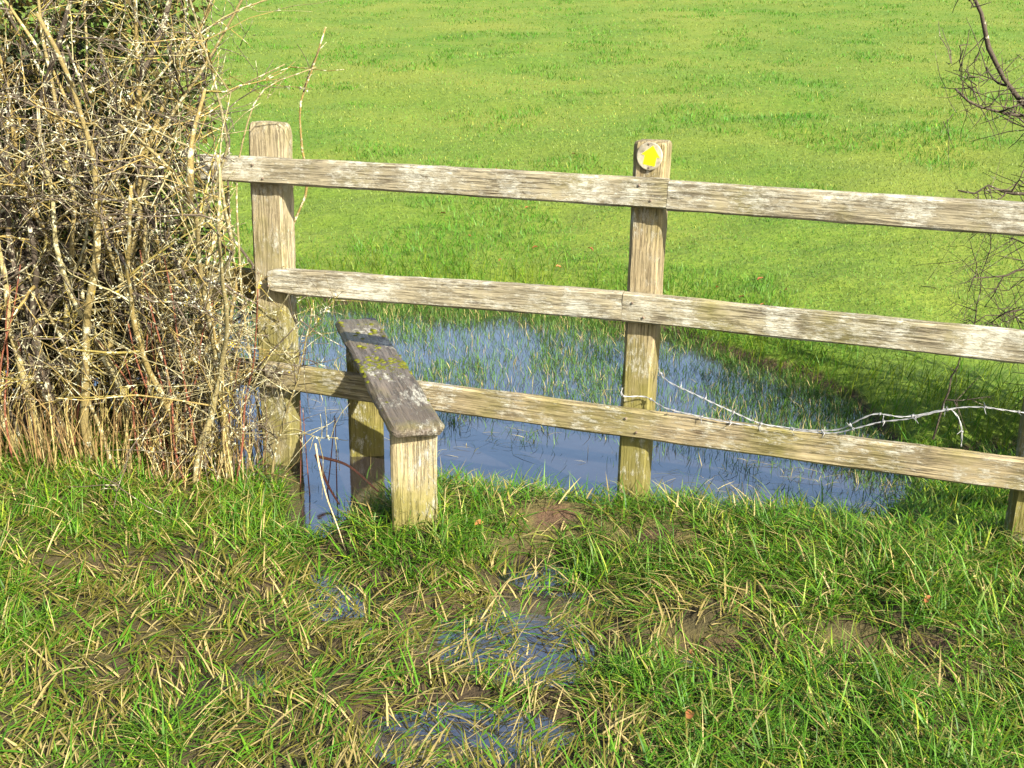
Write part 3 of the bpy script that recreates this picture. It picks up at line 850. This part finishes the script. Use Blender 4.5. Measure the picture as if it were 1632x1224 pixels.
# bramble canes
def cane(pts, r, label, mat=M_BARKD, col=RED, group=None, name='bramble_cane', cat='stem'):
    P = smooth_path(pts, 24)
    root = tube_obj(name, [(P, np.linspace(r, r * .5, 24))], 6, mat, None, [col])
    return tag(root, label, cat, group)
for i in range(14):
    bx, by = g.uniform(-2.1, -1.0), g.uniform(3.52, 3.72)
    p = wander((bx, by, -.10), (g.normal(0, .15), g.normal(-.03, .06), 1), g.uniform(.45, .95), 6, .10, 0, g)
    cane(p, .0045, 'thin red-brown bramble cane rising at the foot of the hedge', group='bramble canes under the hedge')

# sapling behind the tallest post
sp = smooth_path([(-.985, 4.1, -.12), (-.971, 4.1, .395), (-.885, 4.1, .809), (-.820, 4.1, .959), (-.835, 4.1, 1.127), (-.83, 4.1, 1.292), (-.785, 4.1, 1.40), (-.726, 4.1, 1.56)], 30)
shrub('sapling', (-.98, 4.1), 0, 'thin knobbly leafless sapling standing behind the tallest post', None, g, extra=[(sp, .0085)], tw=.45, cat='sapling', br_len=(.08, .30))
sp2 = smooth_path([(-1.02, 3.95, .0), (-1.05, 3.9, .7), (-1.0, 3.85, 1.15), (-.92, 3.85, 1.33), (-.72, 3.85, 1.42)], 24)
shrub('sapling', (-1.02, 3.95), 0, 'slender purple-brown sapling arching over the top of the tallest post', None, g, extra=[(sp2, .006)], tw=.8, cat='sapling', br_len=(.10, .34))

# thorn bush at the fence end: dark bark, its self-shading put into the colour
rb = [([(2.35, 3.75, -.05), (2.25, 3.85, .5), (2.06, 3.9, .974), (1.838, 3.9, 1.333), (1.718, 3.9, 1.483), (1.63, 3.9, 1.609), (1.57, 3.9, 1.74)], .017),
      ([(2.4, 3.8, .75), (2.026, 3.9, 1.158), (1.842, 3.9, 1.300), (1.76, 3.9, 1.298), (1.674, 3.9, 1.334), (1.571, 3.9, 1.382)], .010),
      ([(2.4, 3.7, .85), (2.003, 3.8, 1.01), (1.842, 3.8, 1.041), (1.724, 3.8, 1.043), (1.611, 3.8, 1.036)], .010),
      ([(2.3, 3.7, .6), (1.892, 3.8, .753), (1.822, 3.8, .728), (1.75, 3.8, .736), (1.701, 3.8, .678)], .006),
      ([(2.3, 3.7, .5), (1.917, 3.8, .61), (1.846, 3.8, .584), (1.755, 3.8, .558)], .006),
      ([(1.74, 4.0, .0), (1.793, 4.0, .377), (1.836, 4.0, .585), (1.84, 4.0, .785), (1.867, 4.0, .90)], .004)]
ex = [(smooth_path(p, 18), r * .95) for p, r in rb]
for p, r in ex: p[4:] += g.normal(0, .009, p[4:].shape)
shrub('blackthorn_bush', (2.45, 3.75), 11, 'shade-darkened leafless thorn bush spreading over the end of the fence', None, g, height=1.9, spread=.22, tw=2.0, dark=True, mat=M_BARKD, extra=ex, r0=.015, br_len=(.06, .30), lean=(.14, 0),
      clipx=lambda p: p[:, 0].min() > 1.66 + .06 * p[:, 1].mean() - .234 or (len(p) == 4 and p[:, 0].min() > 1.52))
shrub('blackthorn_bush', (3.0, 3.2), 10, 'second shade-darkened thorn bush beyond the spreading one at the fence end', None, g, height=1.9, spread=.28, tw=1.0, dark=True, mat=M_BARKD, r0=.015)

# loose sticks
cane([(-.632, 3.12, .27), (-.619, 3.1, .206), (-.599, 3.1, .096), (-.562, 3.09, -.016), (-.531, 3.07, -.11)], .0035, 'thin pale dry stem leaning into the grass by the stile step', M_BARK, np.array((.42, .32, .17)), name='dry_stem')
cane([(-.72, 3.62, .02), (-.60, 3.52, .03), (-.47, 3.40, -.02)], .006, 'reddish fallen twig lying beside the step back post', col=np.array((.30, .11, .06)), name='fallen_twig', cat='twig')
cane([(-.74, 3.66, .01), (-.68, 3.55, -.06), (-.62, 3.44, -.09)], .007, 'short reddish twig poking out of the water by the step', col=np.array((.26, .09, .05)), name='fallen_twig', cat='twig')
for k_ in range(4):
    x0 = -.80 + .05 * k_; y0 = 3.62 - .05 * (k_ % 2)
    dx, dy = g.normal(0, .03), g.normal(0, .02)
    cane([(x0, y0, -.16), (x0 + dx * .5, y0 + dy * .5, .0), (x0 + dx, y0 + dy, g.uniform(.12, .26))], .0028, 'dark red dock stem standing in water between post and step', col=np.array((.13, .045, .028)), group='dock stems by the stile', name='dock_stem')

# fallen leaves
def leaf_mesh(seed):
    g2 = np.random.default_rng(seed)
    V = []; Fc = []
    nL = 6
    for i in range(nL + 1):
        u = i / nL; w = .018 * math.sin(math.pi * (u * .92 + .05)) ** .7
        for k in (-1, 0, 1):
            V.append(((u - .5) * .06, k * w, .012 * abs(k) * g2.uniform(.5, 1.3) + .010 * math.sin(u * 3) + .004))
    for i in range(nL):
        for k in (0, 1): Fc.append((i * 3 + k, i * 3 + k + 1, i * 3 + 3 + k + 1, i * 3 + 3 + k))
    c = np.array((.30, .115, .04)) * g2.uniform(.6, 1.3)
    return mesh_from('leaf', V, Fc, True, np.repeat(c[None], len(V), 0))
leafs = [leaf_mesh(s_) for s_ in range(4)]
for m_ in leafs: m_.materials.append(M_LEAF)
lp = [(-.35, 7.9), (-.1, 7.2), (.15, 7.6), (.3, 7.0), (.55, 7.5), (-.6, 8.6), (.1, 8.9), (1.3, 6.5), (1.42, 6.3), (1.62, 6.7), (1.72, 6.4), (1.5, 6.1), (-.2, 10.5), (.6, 11.2), (-.75, 9.8), (2.2, 8.5)]
fl_ = [(.45, 2.16), (.52, 2.50), (1.2, 2.62), (-.10, 3.12)]
for i, (lx, ly) in enumerate(lp + fl_):
    o = bpy.data.objects.new('fallen_leaf', leafs[i % 4]); COL.objects.link(o)
    fld = i < len(lp)
    o.location = (lx, ly, max(WL, float(terrain(np.array([lx]), np.array([ly]))[0][0])) + (.022 if fld else .03))
    o.rotation_euler = (g.normal(0, .3), g.normal(0, .3), g.uniform(0, 6.28)); o.scale = [g.uniform(.8, 1.3) * (.6 if fld else .55)] * 3
    if fld: tag(o, 'curled orange-brown dead leaf lying on the pasture beyond the pond', 'leaf', 'dead leaves on the pasture')
    else: tag(o, 'brown dead leaf lying in the flooded grass before the fence', 'leaf', 'dead leaves in the foreground grass')

# dry stalks standing at the foot of the hedge
n = 2600
x = rng.uniform(-2.9, -.98, n); y = rng.uniform(3.5, 4.3, n)
z, q, s, nn = terrain(x, y)
keep = (nn > -.62) & (rng.random(n) < sstep(4.4, 3.5, y))
x, y, z = x[keep], y[keep], z[keep]; n = len(x)
blades('dry_hedge_stalks', np.stack([x, y, np.maximum(z, WL) - .01], -1), rng.uniform(0, 6.28, n), rng.uniform(.10, .42, n), rng.uniform(.003, .006, n), rng.uniform(0, .35, n), rng.uniform(-.2, .6, n),
       mixc(pal(n, *STRAW), pal(n, (.20, .12, .05), (.30, .2, .08)), (rng.random(n) < .5) * 1.0), 3, None, 'dry straw-brown stalks standing among the hedge stems', cat='stalks')
